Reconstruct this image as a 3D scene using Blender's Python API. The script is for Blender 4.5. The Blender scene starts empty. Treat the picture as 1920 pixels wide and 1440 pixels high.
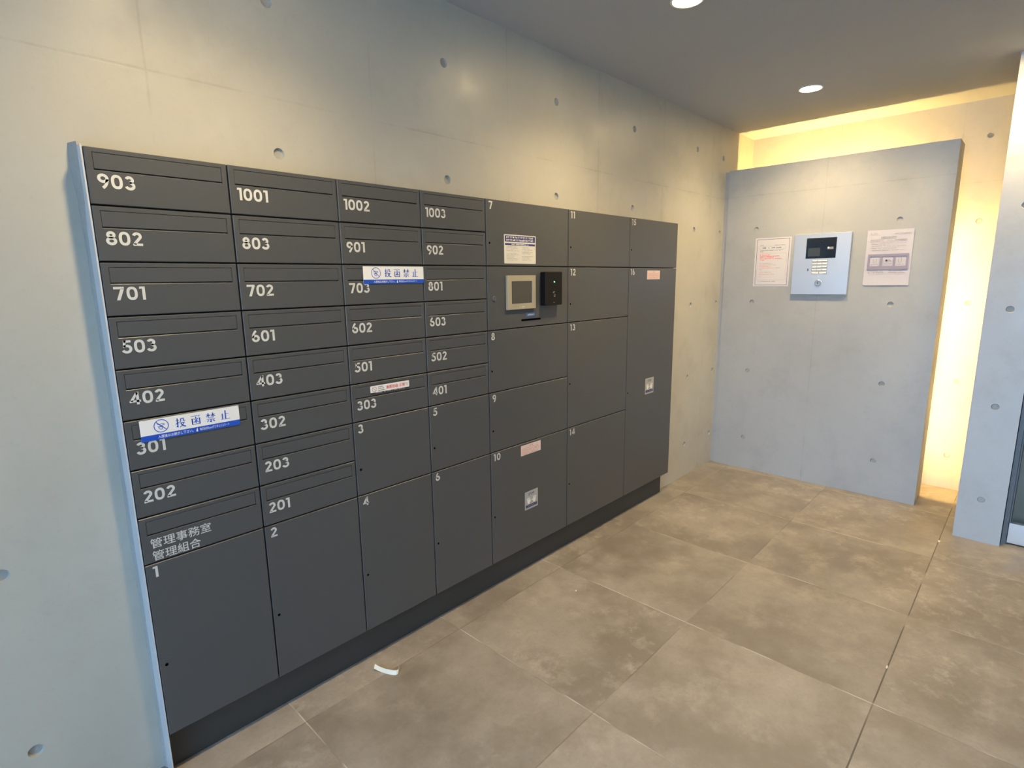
import bpy, bmesh, math, random
from mathutils import Matrix, Vector

random.seed(7)
SC = bpy.context.scene
COL = SC.collection

# ---------------------------------------------------------------- camera, sky, exposure
cam_data = bpy.data.cameras.new('camera')
cam_data.sensor_fit = 'HORIZONTAL'
cam_data.sensor_width = 36.0
cam_data.lens = 1038.53 / 1920 * 36.0
cam_data.clip_start = 0.02
cam = bpy.data.objects.new('camera', cam_data)
COL.objects.link(cam)
_r = Vector((0.68784114, -0.72573838, -0.01335529))
_d = Vector((-0.14389012, -0.11829608, -0.98249767))
_f = Vector((0.71145639, 0.67772401, -0.18579550))
M = Matrix.Identity(4)
for i in range(3):
    M[i][0], M[i][1], M[i][2] = _r[i], -_d[i], -_f[i]
M[0][3], M[1][3], M[2][3] = 0.0, -1.535, 1.3004
cam.matrix_world = M
SC.camera = cam

WORLD_STRENGTH = 25.0
world = bpy.data.worlds.new('sky')
world.use_nodes = True
SC.world = world
bg = world.node_tree.nodes['Background']
bg.inputs[0].default_value = (0.39, 0.65, 1.0, 1)
bg.inputs[1].default_value = WORLD_STRENGTH

LENS_STRENGTH = 200.0
DOWN_WATTS = 58.0
DOWN_COLOR = (1.0, 0.75, 0.39)
STRIP_STRENGTH = 600.0
UPRIGHT_STRENGTH = 280.0
STRIP_COLOR = (1.0, 0.64, 0.20)

vs = SC.view_settings
SC.display_settings.display_device = 'sRGB'
vs.view_transform = 'Standard'
vs.look = 'None'
vs.gamma = 1.0
vs.use_curve_mapping = False
vs.exposure = 0.0
SC.cycles.use_denoising = True
SC.cycles.max_bounces = 10
SC.cycles.diffuse_bounces = 7
SC.cycles.sample_clamp_indirect = 8.0

# ---------------------------------------------------------------- measures (metres)
WY = 0.065                     # face of the mailbox wall
CX = [0.2837, 0.5783, 0.8807, 1.1828, 1.4814, 1.9801, 2.4794, 2.9810]
TOP, PITCH, BOT = 1.5964, 0.12276, 0.1286
ROW = [TOP - k * PITCH for k in range(9)]
CEIL = 2.235
PX, PBACK = 3.73, 3.915        # partition front and back
PYL, PYR, PTOP = 0.040, -1.139, 1.970
FARX = 4.17
COLX, CYL, CYR = 3.412, -1.342, -1.522
ENTX = -2.3                    # entrance wall
RIGHTY = -3.0

# ---------------------------------------------------------------- node helpers
class NT:
    def __init__(self, name):
        self.m = bpy.data.materials.new(name)
        self.m.use_nodes = True
        self.t = self.m.node_tree
        self.b = self.t.nodes['Principled BSDF']
    def n(self, kind, **kw):
        o = self.t.nodes.new(kind)
        for k, v in kw.items():
            setattr(o, k, v)
        return o
    def put(self, sock, v):
        if hasattr(v, 'node'):
            self.t.links.new(v, sock)
        elif isinstance(v, (tuple, list)):
            sock.default_value = tuple(v) + ((1,) if len(v) == 3 and len(sock.default_value) == 4 else ())
        else:
            sock.default_value = v
    def math(self, op, a, b=0.0, clamp=False):
        o = self.n('ShaderNodeMath', operation=op, use_clamp=clamp)
        self.put(o.inputs[0], a)
        self.put(o.inputs[1], b)
        return o.outputs[0]
    def mix(self, f, a, b, blend='MIX'):
        o = self.n('ShaderNodeMix', data_type='RGBA', blend_type=blend)
        self.put(o.inputs[0], f)
        self.put(o.inputs[6], a)
        self.put(o.inputs[7], b)
        return o.outputs[2]
    def lerp(self, f, a, b):
        return self.math('ADD', a, self.math('MULTIPLY', f, self.math('SUBTRACT', b, a)))
    def ramp(self, v, lo, hi, a=0.0, b=1.0):
        o = self.n('ShaderNodeMapRange', interpolation_type='SMOOTHSTEP')
        for i, x in enumerate((v, lo, hi, a, b)):
            self.put(o.inputs[i], x)
        return o.outputs[0]
    def coords(self):
        return self.n('ShaderNodeTexCoord').outputs['Object']
    def noise(self, co, scale, detail=4.0, rough=0.55):
        o = self.n('ShaderNodeTexNoise')
        self.put(o.inputs['Vector'], co)
        o.inputs['Scale'].default_value = scale
        o.inputs['Detail'].default_value = detail
        o.inputs['Roughness'].default_value = rough
        return o.outputs['Fac']
    def xyz(self, co):
        o = self.n('ShaderNodeSeparateXYZ')
        self.put(o.inputs[0], co)
        return o.outputs
    def line_dist(self, v, off, pitch):
        """distance in metres to the nearest of the lines off + k*pitch"""
        a = self.math('DIVIDE', self.math('SUBTRACT', v, off), pitch)
        fr = self.math('FRACT', self.math('ADD', a, 0.5))
        return self.math('MULTIPLY', self.math('ABSOLUTE', self.math('SUBTRACT', fr, 0.5)), pitch)
    def bump(self, h, strength, dist=0.002):
        o = self.n('ShaderNodeBump')
        o.inputs['Strength'].default_value = strength
        o.inputs['Distance'].default_value = dist
        self.put(o.inputs['Height'], h)
        self.t.links.new(o.outputs[0], self.b.inputs['Normal'])
    def done(self, col, rough, metal=0.0, spec=0.5):
        self.put(self.b.inputs['Base Color'], col)
        self.put(self.b.inputs['Roughness'], rough)
        self.b.inputs['Metallic'].default_value = metal
        self.b.inputs['Specular IOR Level'].default_value = spec
        return self.m

def plain(name, col, rough=0.5, metal=0.0, spec=0.5, grain=0.0, gscale=300.0):
    t = NT(name)
    if grain:
        nz = t.noise(t.coords(), gscale, 2.0)
        c = t.mix(nz, tuple(x * (1 - grain) for x in col), tuple(min(1, x * (1 + grain)) for x in col))
        t.bump(nz, 0.08, 0.0005)
    else:
        c = col
    return t.done(c, rough, metal, spec)

def emitter(name, col, strength):
    t = NT(name)
    t.put(t.b.inputs['Base Color'], (0.8, 0.8, 0.8))
    t.put(t.b.inputs['Emission Color'], col)
    t.b.inputs['Emission Strength'].default_value = strength
    return t.m

def concrete(name, ua, us, zs, base=(0.50, 0.485, 0.45), rough=0.36):
    """fair-faced concrete, formwork joints along axis ua at us=(offset,pitch) and heights zs=(offset,pitch)"""
    t = NT(name)
    co = t.coords()
    s = t.xyz(co)
    big = t.noise(co, 0.9, 5.0, 0.6)
    mid = t.noise(co, 4.5, 6.0, 0.65)
    fine = t.noise(co, 60.0, 3.0, 0.6)
    c = t.mix(t.ramp(big, 0.35, 0.65), tuple(x * 0.93 for x in base), tuple(x * 1.05 for x in base))
    c = t.mix(t.math('MULTIPLY', t.ramp(mid, 0.50, 0.72), 0.34), c, tuple(x * 0.74 for x in base))
    blot = t.noise(co, 2.2, 8.0, 0.72)
    c = t.mix(t.math('MULTIPLY', t.ramp(blot, 0.50, 0.66), 0.22), c, tuple(x * 1.16 for x in base))
    c = t.mix(t.math('MULTIPLY', t.ramp(blot, 0.34, 0.46, 1.0, 0.0), 0.16), c, tuple(x * 0.72 for x in base))
    c = t.mix(t.math('MULTIPLY', t.ramp(fine, 0.55, 0.75), 0.14), c, tuple(x * 0.70 for x in base))
    du = t.line_dist(s[ua], us[0], us[1])
    dz = t.line_dist(s[2], zs[0], zs[1])
    d = t.math('MINIMUM', du, dz)
    wob = t.math('ADD', d, t.math('MULTIPLY', t.math('SUBTRACT', fine, 0.5), 0.004))
    line = t.math('MULTIPLY', t.ramp(wob, 0.0008, 0.0045, 1.0, 0.0), t.ramp(mid, 0.36, 0.60, 0.0, 1.0))
    soft = t.math('MULTIPLY', t.ramp(d, 0.0, 0.035, 1.0, 0.0), t.ramp(mid, 0.42, 0.70, 0.0, 1.0))
    c = t.mix(t.math('MULTIPLY', line, 0.20), c, (0.20, 0.19, 0.17))
    c = t.mix(t.math('MULTIPLY', soft, 0.13), c, (0.25, 0.23, 0.20))
    h = t.math('SUBTRACT', t.math('ADD', t.math('MULTIPLY', fine, 0.25), mid), t.math('MULTIPLY', line, 0.35))
    t.bump(h, 0.20, 0.003)
    return t.done(c, t.ramp(mid, 0.3, 0.7, rough - 0.05, rough + 0.08), 0.0, 0.5)

def tile_floor():
    t = NT('floor_tile')
    co = t.coords()
    s = t.xyz(co)
    P, OX, OY = 0.6125, 0.0, -0.0765
    ix = t.math('FLOOR', t.math('DIVIDE', t.math('SUBTRACT', s[0], OX), P))
    iy = t.math('FLOOR', t.math('DIVIDE', t.math('SUBTRACT', s[1], OY), P))
    cx = t.n('ShaderNodeCombineXYZ')
    t.put(cx.inputs[0], ix); t.put(cx.inputs[1], iy)
    wn = t.n('ShaderNodeTexWhiteNoise', noise_dimensions='3D')
    t.put(wn.inputs['Vector'], cx.outputs[0])
    sh = t.n('ShaderNodeVectorMath', operation='MULTIPLY_ADD')
    t.put(sh.inputs[0], wn.outputs['Color'])
    sh.inputs[1].default_value = (7.0, 7.0, 7.0)
    t.put(sh.inputs[2], co)
    lo = sh.outputs[0]
    cloud = t.noise(lo, 2.6, 6.0, 0.62)
    patch = t.noise(lo, 6.0, 7.0, 0.68)
    fine = t.noise(co, 90.0, 3.0, 0.6)
    cloud2 = t.noise(lo, 1.1, 3.0, 0.5)
    speck = t.noise(lo, 15.0, 6.0, 0.7)
    c = t.mix(t.ramp(cloud, 0.36, 0.64), (0.238, 0.206, 0.176), (0.342, 0.306, 0.270))
    c = t.mix(t.math('MULTIPLY', t.ramp(patch, 0.48, 0.70), 0.46), c, (0.48, 0.43, 0.375))
    c = t.mix(t.math('MULTIPLY', t.math('MULTIPLY', t.ramp(speck, 0.50, 0.68), t.ramp(cloud2, 0.44, 0.62)), 0.36), c, (0.58, 0.53, 0.47))
    c = t.mix(t.math('MULTIPLY', t.ramp(patch, 0.32, 0.50, 1.0, 0.0), 0.34), c, (0.185, 0.155, 0.125))
    c = t.mix(t.math('MULTIPLY', t.ramp(fine, 0.45, 0.75), 0.18), c, (0.20, 0.17, 0.13))
    tone = t.ramp(wn.outputs['Value'], 0.0, 1.0, 0.94, 1.06)
    tv = t.n('ShaderNodeCombineColor')
    for i in range(3):
        t.put(tv.inputs[i], tone)
    c = t.mix(1.0, c, tv.outputs[0], 'MULTIPLY')
    dx = t.line_dist(s[0], OX, P)
    dy = t.line_dist(s[1], OY, P)
    g = t.ramp(t.math('MINIMUM', dx, dy), 0.0014, 0.0026, 1.0, 0.0)
    along = t.ramp(t.math('SUBTRACT', dx, dy), -0.002, 0.002)      # 1 where the joint runs along the wall
    pale = t.mix(t.ramp(t.noise(co, 5.0, 3.0), 0.40, 0.56), (0.24, 0.21, 0.18), (0.58, 0.55, 0.51))
    dirty = t.mix(t.ramp(t.noise(co, 4.0, 3.0), 0.46, 0.60), (0.09, 0.078, 0.066), (0.30, 0.26, 0.22))
    gcol = t.mix(along, pale, dirty)
    worn = t.ramp(t.math('ABSOLUTE', t.math('ADD', s[1], 1.3015)), 0.02, 0.06, 1.0, 0.0)   # the open joint in front of the pier
    amount = t.lerp(along, t.ramp(t.noise(co, 3.0, 3.0), 0.36, 0.60, 0.35, 0.80), t.lerp(worn, 0.40, 0.95))
    c = t.mix(t.math('MULTIPLY', g, amount), c, gcol)
    t.bump(t.math('SUBTRACT', t.math('MULTIPLY', fine, 0.15), g), 0.3, 0.0015)
    return t.done(c, t.ramp(patch, 0.3, 0.7, 0.42, 0.56), 0.0, 0.45)

MAT = {
    'wall': concrete('fair_faced_concrete', 0, (0.441, 0.6165), (1.797, 1.8), base=(0.525, 0.500, 0.430)),
    'panel': concrete('partition_concrete', 1, (-0.537, 1.8), (1.80, 1.8), base=(0.415, 0.415, 0.41), rough=0.42),
    'far': concrete('back_wall_concrete', 1, (-1.10, 0.6165), (1.80, 1.8), base=(0.52, 0.50, 0.46)),
    'pier': concrete('pier_concrete', 1, (-0.9, 0.9), (1.80, 1.8), base=(0.48, 0.48, 0.475), rough=0.42),
    'ceiling': plain('painted_ceiling', (0.45, 0.465, 0.49), 0.7, grain=0.03, gscale=180.0),
    'floor': tile_floor(),
    'ground': plain('asphalt', (0.08, 0.08, 0.085), 0.9, grain=0.2, gscale=60.0),
    'char': plain('charcoal_powder_coat', (0.080, 0.083, 0.087), 0.38, 0.0, 0.5, grain=0.05, gscale=700.0),
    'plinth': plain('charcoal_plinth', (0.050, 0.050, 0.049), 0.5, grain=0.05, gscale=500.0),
    'carcass': plain('dark_carcass', (0.018, 0.018, 0.022), 0.6),
    'sidetrim': plain('satin_grey_trim', (0.58, 0.60, 0.63), 0.35),
    'plug': plain('mortar_plug', (0.40, 0.395, 0.37), 0.7, grain=0.15, gscale=120.0),
    'mortar': plain('grey_mortar', (0.36, 0.36, 0.34), 0.8, grain=0.12, gscale=90.0),
    'number': plain('pale_grey_lettering', (0.66, 0.66, 0.63), 0.5),
    'white': plain('white_vinyl', (0.90, 0.88, 0.86), 0.4),
    'cream': plain('cream_vinyl', (0.74, 0.70, 0.62), 0.4),
    'blue': plain('blue_ink', (0.012, 0.085, 0.55), 0.4),
    'navy': plain('navy_ink', (0.035, 0.045, 0.18), 0.45),
    'pinkpaper': plain('pink_label', (0.82, 0.63, 0.57), 0.45),
    'redink': plain('red_ink', (0.72, 0.07, 0.06), 0.5),
    'rosink': plain('faded_red_ink', (0.66, 0.30, 0.27), 0.6),
    'greyink': plain('grey_ink', (0.24, 0.23, 0.23), 0.6),
    'paleink': plain('pale_grey_ink', (0.42, 0.40, 0.39), 0.6),
    'blackink': plain('black_ink', (0.03, 0.03, 0.035), 0.5),
    'silver': plain('silver_label', (0.42, 0.42, 0.40), 0.4),
    'paper': plain('white_paper', (0.66, 0.63, 0.64), 0.5, grain=0.02, gscale=150.0),
    'laminate': plain('laminated_paper', (0.58, 0.55, 0.60), 0.12, grain=0.02, gscale=150.0),
    'mauve': plain('mauve_ink', (0.30, 0.26, 0.34), 0.25),
    'plate': plain('satin_aluminium', (0.74, 0.75, 0.78), 0.36, 0.75, 0.5),
    'steel': plain('brushed_steel', (0.62, 0.61, 0.60), 0.30, 0.9),
    'darksteel': plain('dark_steel', (0.13, 0.125, 0.125), 0.45, 0.1),
    'black': plain('black_plastic', (0.008, 0.0075, 0.0075), 0.5, 0.0, 0.2),
    'hole': plain('dark_hole', (0.003, 0.003, 0.004), 1.0, 0.0, 0.0),
    'gloss': plain('black_glass', (0.006, 0.006, 0.008), 0.06),
    'lcd': plain('dim_display', (0.045, 0.052, 0.055), 0.12),
    'beige': plain('champagne_frame', (0.46, 0.41, 0.30), 0.40, 0.2),
    'screen': plain('grey_touch_display', (0.085, 0.085, 0.075), 0.25),
    'bluetag': plain('blue_tag', (0.03, 0.12, 0.34), 0.4),
    'green': emitter('green_lamp', (0.15, 1.0, 0.30), 4.0),
    'whitelamp': emitter('white_lamp', (0.85, 0.92, 1.0), 3.0),
    'trimwhite': plain('white_trim_ring', (0.78, 0.77, 0.75), 0.4),
    'lamp': emitter('downlight_lens', DOWN_COLOR, LENS_STRENGTH),
    'strip': emitter('warm_strip_diffuser', STRIP_COLOR, STRIP_STRENGTH),
    'strip_upright': emitter('warm_upright_diffuser', STRIP_COLOR, UPRIGHT_STRENGTH),
    'scrap': plain('cream_paper', (0.85, 0.80, 0.68), 0.6),
}
def glass_mat():
    t = NT('door_glass')
    t.b.inputs['Transmission Weight'].default_value = 1.0
    t.b.inputs['IOR'].default_value = 1.18
    return t.done((0.72, 0.70, 0.64), 0.0)
MAT['glass'] = glass_mat()

# ---------------------------------------------------------------- object helpers
def obj(name, bm, mat, parent=None, loc=(0, 0, 0), rotz=0.0):
    me = bpy.data.meshes.new(name)
    bmesh.ops.recalc_face_normals(bm, faces=bm.faces[:])
    bm.to_mesh(me)
    bm.free()
    for m in (mat if isinstance(mat, (list, tuple)) else [mat]):
        me.materials.append(MAT[m])
    o = bpy.data.objects.new(name, me)
    COL.objects.link(o)
    o.location = loc
    o.rotation_euler = (0, 0, rotz)
    if parent:
        o.parent = parent
    return o

def flat(name, faces, mat, parent=None, y=0.0, loc=(0, 0, 0), rotz=0.0):
    """flat printed shape from lists of 2-D points (x, z), facing -y at depth y"""
    me = bpy.data.meshes.new(name)
    vs_, fs_ = [], []
    for f in faces:
        k = len(vs_)
        a = sum(f[i][0] * f[(i + 1) % len(f)][1] - f[(i + 1) % len(f)][0] * f[i][1] for i in range(len(f)))
        f = f if a > 0 else f[::-1]
        vs_ += [(p[0], y, p[1]) for p in f]
        fs_.append(list(range(k, k + len(f))))
    me.from_pydata(vs_, [], fs_)
    me.materials.append(MAT[mat])
    o = bpy.data.objects.new(name, me)
    COL.objects.link(o)
    o.location = loc
    o.rotation_euler = (0, 0, rotz)
    if parent:
        o.parent = parent
    return o

def thing(name, label, cat, loc=(0, 0, 0), rotz=0.0, group=None):
    o = bpy.data.objects.new(name, None)
    o.empty_display_size = 0.05
    COL.objects.link(o)
    o.location = loc
    o.rotation_euler = (0, 0, rotz)
    return tag(o, label, cat, group)

def tag(o, label, cat, group=None):
    o['label'] = label
    o['category'] = cat
    if group:
        o['group'] = group
    return o

def struct(o):
    o['kind'] = 'structure'
    return o

def box(bm, x0, x1, y0, y1, z0, z1, mi=0):
    v = [bm.verts.new(p) for p in ((x0, y0, z0), (x1, y0, z0), (x1, y1, z0), (x0, y1, z0),
                                   (x0, y0, z1), (x1, y0, z1), (x1, y1, z1), (x0, y1, z1))]
    for f in ((0, 3, 2, 1), (4, 5, 6, 7), (0, 1, 5, 4), (1, 2, 6, 5), (2, 3, 7, 6), (3, 0, 4, 7)):
        bm.faces.new([v[i] for i in f]).material_index = mi
    return v

def bbox(*a):
    bm = bmesh.new()
    box(bm, *a)
    return bm

def loft(bm, rings, cap0=True, cap1=True):
    R = [[bm.verts.new(p) for p in r] for r in rings]
    n = len(R[0])
    for a, b in zip(R, R[1:]):
        for i in range(n):
            bm.faces.new((a[i], a[(i + 1) % n], b[(i + 1) % n], b[i]))
    if cap0:
        bm.faces.new(R[0][::-1])
    if cap1:
        bm.faces.new(R[-1])
    return bm

def rr(x0, x1, z0, z1, y):
    return [(x0, y, z0), (x1, y, z0), (x1, y, z1), (x0, y, z1)]

def rrect(x0, x1, z0, z1, r, n=5):
    out = []
    for cx, cz, a0 in ((x1 - r, z0 + r, -90), (x1 - r, z1 - r, 0), (x0 + r, z1 - r, 90), (x0 + r, z0 + r, 180)):
        for i in range(n + 1):
            a = math.radians(a0 + 90 * i / n)
            out.append((cx + r * math.cos(a), cz + r * math.sin(a)))
    return out

def circle(cx, cz, rx, rz=None, n=32):
    rz = rz or rx
    return [(cx + rx * math.cos(2 * math.pi * i / n), cz + rz * math.sin(2 * math.pi * i / n)) for i in range(n)]

def slab(x0, x1, z0, z1, y0, y1, ch=0.001):
    """box with chamfered front (front is y0, the smaller y)"""
    bm = bmesh.new()
    return loft(bm, [rr(x0, x1, z0, z1, y1), rr(x0, x1, z0, z1, y0 + ch), rr(x0 + ch, x1 - ch, z0 + ch, z1 - ch, y0)])

def rslab(x0, x1, z0, z1, r, y0, y1, ch=0.001):
    bm = bmesh.new()
    a = rrect(x0, x1, z0, z1, r)
    b = rrect(x0 + ch, x1 - ch, z0 + ch, z1 - ch, max(r - ch, 0.0003))
    return loft(bm, [[(x, y1, z) for x, z in a], [(x, y0 + ch, z) for x, z in a], [(x, y0, z) for x, z in b]])

def drum(cx, cz, rings, n=32):
    """rings: list of (radius, y)"""
    bm = bmesh.new()
    return loft(bm, [[(x, y, z) for x, z in circle(cx, cz, r, n=n)] for r, y in rings])

def stroke(pts, t, closed=False):
    """2-D polyline with butt ends to quads"""
    n = len(pts)
    L, Rr = [], []
    for i in range(n):
        if closed:
            a, b, c = pts[i - 1], pts[i], pts[(i + 1) % n]
        else:
            a, b, c = pts[max(i - 1, 0)], pts[i], pts[min(i + 1, n - 1)]
        def nd(p, q):
            dx, dz = q[0] - p[0], q[1] - p[1]
            l = math.hypot(dx, dz)
            return None if l < 1e-9 else (-dz / l, dx / l)
        n1, n2 = nd(a, b), nd(b, c)
        n1 = n1 or n2
        n2 = n2 or n1
        m = (n1[0] + n2[0], n1[1] + n2[1])
        l = math.hypot(*m) or 1.0
        m = (m[0] / l, m[1] / l)
        k = t / 2 / max(0.35, m[0] * n1[0] + m[1] * n1[1])
        L.append((b[0] + m[0] * k, b[1] + m[1] * k))
        Rr.append((b[0] - m[0] * k, b[1] - m[1] * k))
    out = []
    for i in range(n if closed else n - 1):
        j = (i + 1) % n
        out.append([L[i], L[j], Rr[j], Rr[i]])
    return out

def arc(cx, cz, rx, rz, a0, a1, n=18):
    return [(cx + rx * math.cos(math.radians(a0 + (a1 - a0) * i / n)),
             cz + rz * math.sin(math.radians(a0 + (a1 - a0) * i / n))) for i in range(n + 1)]

# ---------------------------------------------------------------- lettering
T = 0.195
def _sup(cx, cz, rx, rz, e, n=36):
    o = []
    for i in range(n):
        a = 2 * math.pi * i / n
        c, s = math.cos(a), math.sin(a)
        o.append((cx + rx * math.copysign(abs(c) ** (2 / e), c), cz + rz * math.copysign(abs(s) ** (2 / e), s)))
    return o
SIX = stroke(circle(0.345, 0.325, 0.245, 0.225), T, True) + stroke(arc(0.60, 0.32, 0.50, 0.72, 176, 112, 10), T * 0.98)
GLYPH = {
    '0': (0.72, stroke(_sup(0.36, 0.5, 0.262, 0.402, 2.5), T, True)),
    '1': (0.38, [[(0.18, 0), (0.38, 0), (0.38, 1), (0.18, 1)], [(0.0, 0.82), (0.18, 0.84), (0.18, 1), (0.02, 1)]]),
    '2': (0.66, stroke(arc(0.325, 0.70, 0.215, 0.202, 165, -25, 16) + [(0.17, 0.20), (0.12, 0.10)], T) + [[(0.02, 0), (0.66, 0), (0.66, 0.18), (0.02, 0.18)]]),
    '3': (0.66, stroke(arc(0.31, 0.725, 0.195, 0.178, 160, -90, 18), T) + stroke(arc(0.31, 0.305, 0.245, 0.21, 90, -165, 20), T)),
    '4': (0.76, [[(0.47, 0), (0.66, 0), (0.66, 1), (0.47, 1)], [(0.0, 0.19), (0.76, 0.19), (0.76, 0.36), (0.0, 0.36)]] + stroke([(0.56, 0.96), (0.11, 0.28)], T * 0.95)),
    '5': (0.68, [[(0.15, 0.83), (0.62, 0.83), (0.62, 1), (0.15, 1)], [(0.08, 0.46), (0.26, 0.46), (0.31, 1), (0.13, 1)]] + stroke(arc(0.32, 0.34, 0.26, 0.243, 135, -160, 22), T)),
    '6': (0.69, SIX),
    '7': (0.68, [[(0.0, 0.82), (0.68, 0.82), (0.68, 1), (0.0, 1)], [(0.14, 0), (0.36, 0), (0.68, 0.85), (0.45, 0.85)]]),
    '8': (0.68, stroke(circle(0.34, 0.735, 0.19, 0.17), T, True) + stroke(circle(0.34, 0.30, 0.245, 0.205), T, True)),
    '9': (0.69, [[(0.69 - x, 1 - z) for x, z in q] for q in SIX]),
}
def number_faces(s, x, z, h, gap=0.15):
    out = []
    for ch in s:
        w, fs = GLYPH[ch]
        out += [[(x + px * h, z + pz * h) for px, pz in f] for f in fs]
        x += (w + gap) * h
    return out

def text_faces(body, x0, x1, z0, z1, bold=0.0):
    cu = bpy.data.curves.new('lettering', 'FONT')
    cu.body = body
    cu.offset = bold
    cu.resolution_u = 2
    o = bpy.data.objects.new('lettering', cu)
    COL.objects.link(o)
    dg = bpy.context.evaluated_depsgraph_get()
    me = bpy.data.meshes.new_from_object(o.evaluated_get(dg))
    bpy.data.objects.remove(o)
    bpy.data.curves.remove(cu)
    pts = [(v.co.x, v.co.y) for v in me.vertices]
    ax, bx = min(p[0] for p in pts), max(p[0] for p in pts)
    az, bz = min(p[1] for p in pts), max(p[1] for p in pts)
    f = lambda p: (x0 + (p[0] - ax) / (bx - ax) * (x1 - x0), z0 + (p[1] - az) / (bz - az) * (z1 - z0))
    out = [[f(pts[i]) for i in pl.vertices] for pl in me.polygons]
    bpy.data.meshes.remove(me)
    return out

def rect(x0, x1, z0, z1):
    return [(x0, z0), (x1, z0), (x1, z1), (x0, z1)]

def word_line(x0, x1, z, h, rnd, step=1.0):
    """a line of unreadable small print: little blocks the size of characters"""
    out, x = [], x0
    while x < x1 - h * 0.5:
        w = h * rnd.uniform(0.6, 0.95)
        if rnd.random() > 0.10:
            out.append(rect(x, min(x + w, x1), z + h * rnd.uniform(0, 0.12), z + h * rnd.uniform(0.85, 1.0)))
        x += h * 1.12 * step
    return out

# ---------------------------------------------------------------- the setting
def with_recesses(name, bm, mat, cuts, cyl):
    """solid minus boxes (cuts) and tie-hole recesses; cyl = list of (matrix)"""
    o = obj(name, bm, mat)
    cb = bmesh.new()
    for c in cuts:
        box(cb, *c)
    nf = len(cb.faces)
    for m in cyl:
        loft(cb, [[tuple(m @ Vector((0.0152 * math.cos(a), 0.0152 * math.sin(a), 0.02)))
                   for a in [2 * math.pi * i / 28 for i in range(28)]],
                  [tuple(m @ Vector((0.0152 * math.cos(a), 0.0152 * math.sin(a), 0.0)))
                   for a in [2 * math.pi * i / 28 for i in range(28)]],
                  [tuple(m @ Vector((0.0125 * math.cos(a), 0.0125 * math.sin(a), -0.007)))
                   for a in [2 * math.pi * i / 28 for i in range(28)]]])
    for i, f in enumerate(cb.faces):
        f.material_index = 1 if i >= nf else 0
    c = obj('recess_shape', cb, [mat, 'plug'])
    md = o.modifiers.new('recesses', 'BOOLEAN')
    md.operation = 'DIFFERENCE'
    md.solver = 'EXACT'
    md.material_mode = 'TRANSFER'
    md.object = c
    dg = bpy.context.evaluated_depsgraph_get()
    me = bpy.data.meshes.new_from_object(o.evaluated_get(dg))
    o.modifiers.clear()
    o.data = me
    bpy.data.objects.remove(c)
    return struct(o)

def face_y(x, z):      # recess in a face looking -y at y = WY
    return Matrix.Translation((x, WY, z)) @ Matrix.Rotation(math.radians(90), 4, 'X')

def face_x(px):        # recess in a face looking -x at x = px
    return lambda y, z: Matrix.Translation((px, y, z)) @ Matrix.Rotation(math.radians(-90), 4, 'Y')

struct(obj('floor', bbox(ENTX - 0.2, 5.4, RIGHTY - 0.2, WY + 0.5, -0.2, 0.0), 'floor'))
struct(obj('ceiling', bbox(ENTX - 0.2, 5.4, RIGHTY - 0.2, WY + 0.5, CEIL, CEIL + 0.2), 'ceiling'))

holes = [(0.131, 2.040), (0.131, 1.59), (0.033, 1.134), (0.033, 0.670), (0.033, 0.221)]
for x in (0.747, 1.3585, 1.977, 2.6035):
    holes += [(x, 2.038), (x, 1.654)]
for x in (3.312, 3.684):
    holes += [(x, z) for z in (2.046, 1.583, 1.128, 0.668, 0.222)]
with_recesses('wall_left', bbox(ENTX, FARX, WY, WY + 0.5, 0.0, CEIL), 'wall',
              [(CX[0] - 0.004, CX[-1] + 0.003, WY - 0.1, WY + 0.40, -0.1, TOP + 0.004)],
              [face_y(x, z) for x, z in holes])
fx = face_x(FARX)
with_recesses('wall_back', bbox(FARX, FARX + 0.2, -1.6, WY + 0.5, 0.0, CEIL), 'far', [],
              [fx(-1.2205, z) for z in (2.044, 1.589, 1.130, 0.668, 0.210)] + [fx(-0.30, z) for z in (1.589, 1.130)])
fx = face_x(PX)
pholes = [(y, z) for y in (-0.157, -0.918) for z in (1.592, 1.134, 0.680, 0.218)]
with_recesses('wall_partition', bbox(PX, PBACK, PYR, PYL, 0.0, PTOP), 'panel', [], [fx(y, z) for y, z in pholes])
fx = face_x(COLX)
with_recesses('wall_pier', bbox(COLX, FARX, CYR, CYL, 0.0, CEIL), 'pier', [],
              [fx(-1.431, z) for z in (2.04, 1.592, 1.135, 0.678, 0.214)])
struct(obj('trim_1', bbox(PX + 0.006, PBACK - 0.02, PYL + 0.0015, WY, 0.0, PTOP - 0.005), 'panel'))   # filler strip between partition and wall
struct(obj('trim_2', bbox(CX[0] - 0.0035, CX[0] - 0.0003, 0.001, WY + 0.05, 0.0, TOP + 0.002), 'sidetrim'))  # return beside the cabinets
bm = bmesh.new()                                                                                  # pointing bead along that return
n = 26
rings = []
for i in range(n + 1):
    z = (TOP + 0.012) * i / n
    w = 0.005 + 0.003 * random.random() + (0.004 if i >= n - 1 else 0)
    e = 0.010 + 0.004 * random.random() + (0.022 if i >= n - 2 else 0)
    xr = CX[0] - 0.0036
    rings.append([(xr - w, WY + 0.002, z), (xr - w * 0.5, WY - e * 0.6, z), (xr, WY - e, z), (xr, WY + 0.002, z)])
struct(obj('trim_3', loft(bm, rings), 'mortar'))

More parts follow.
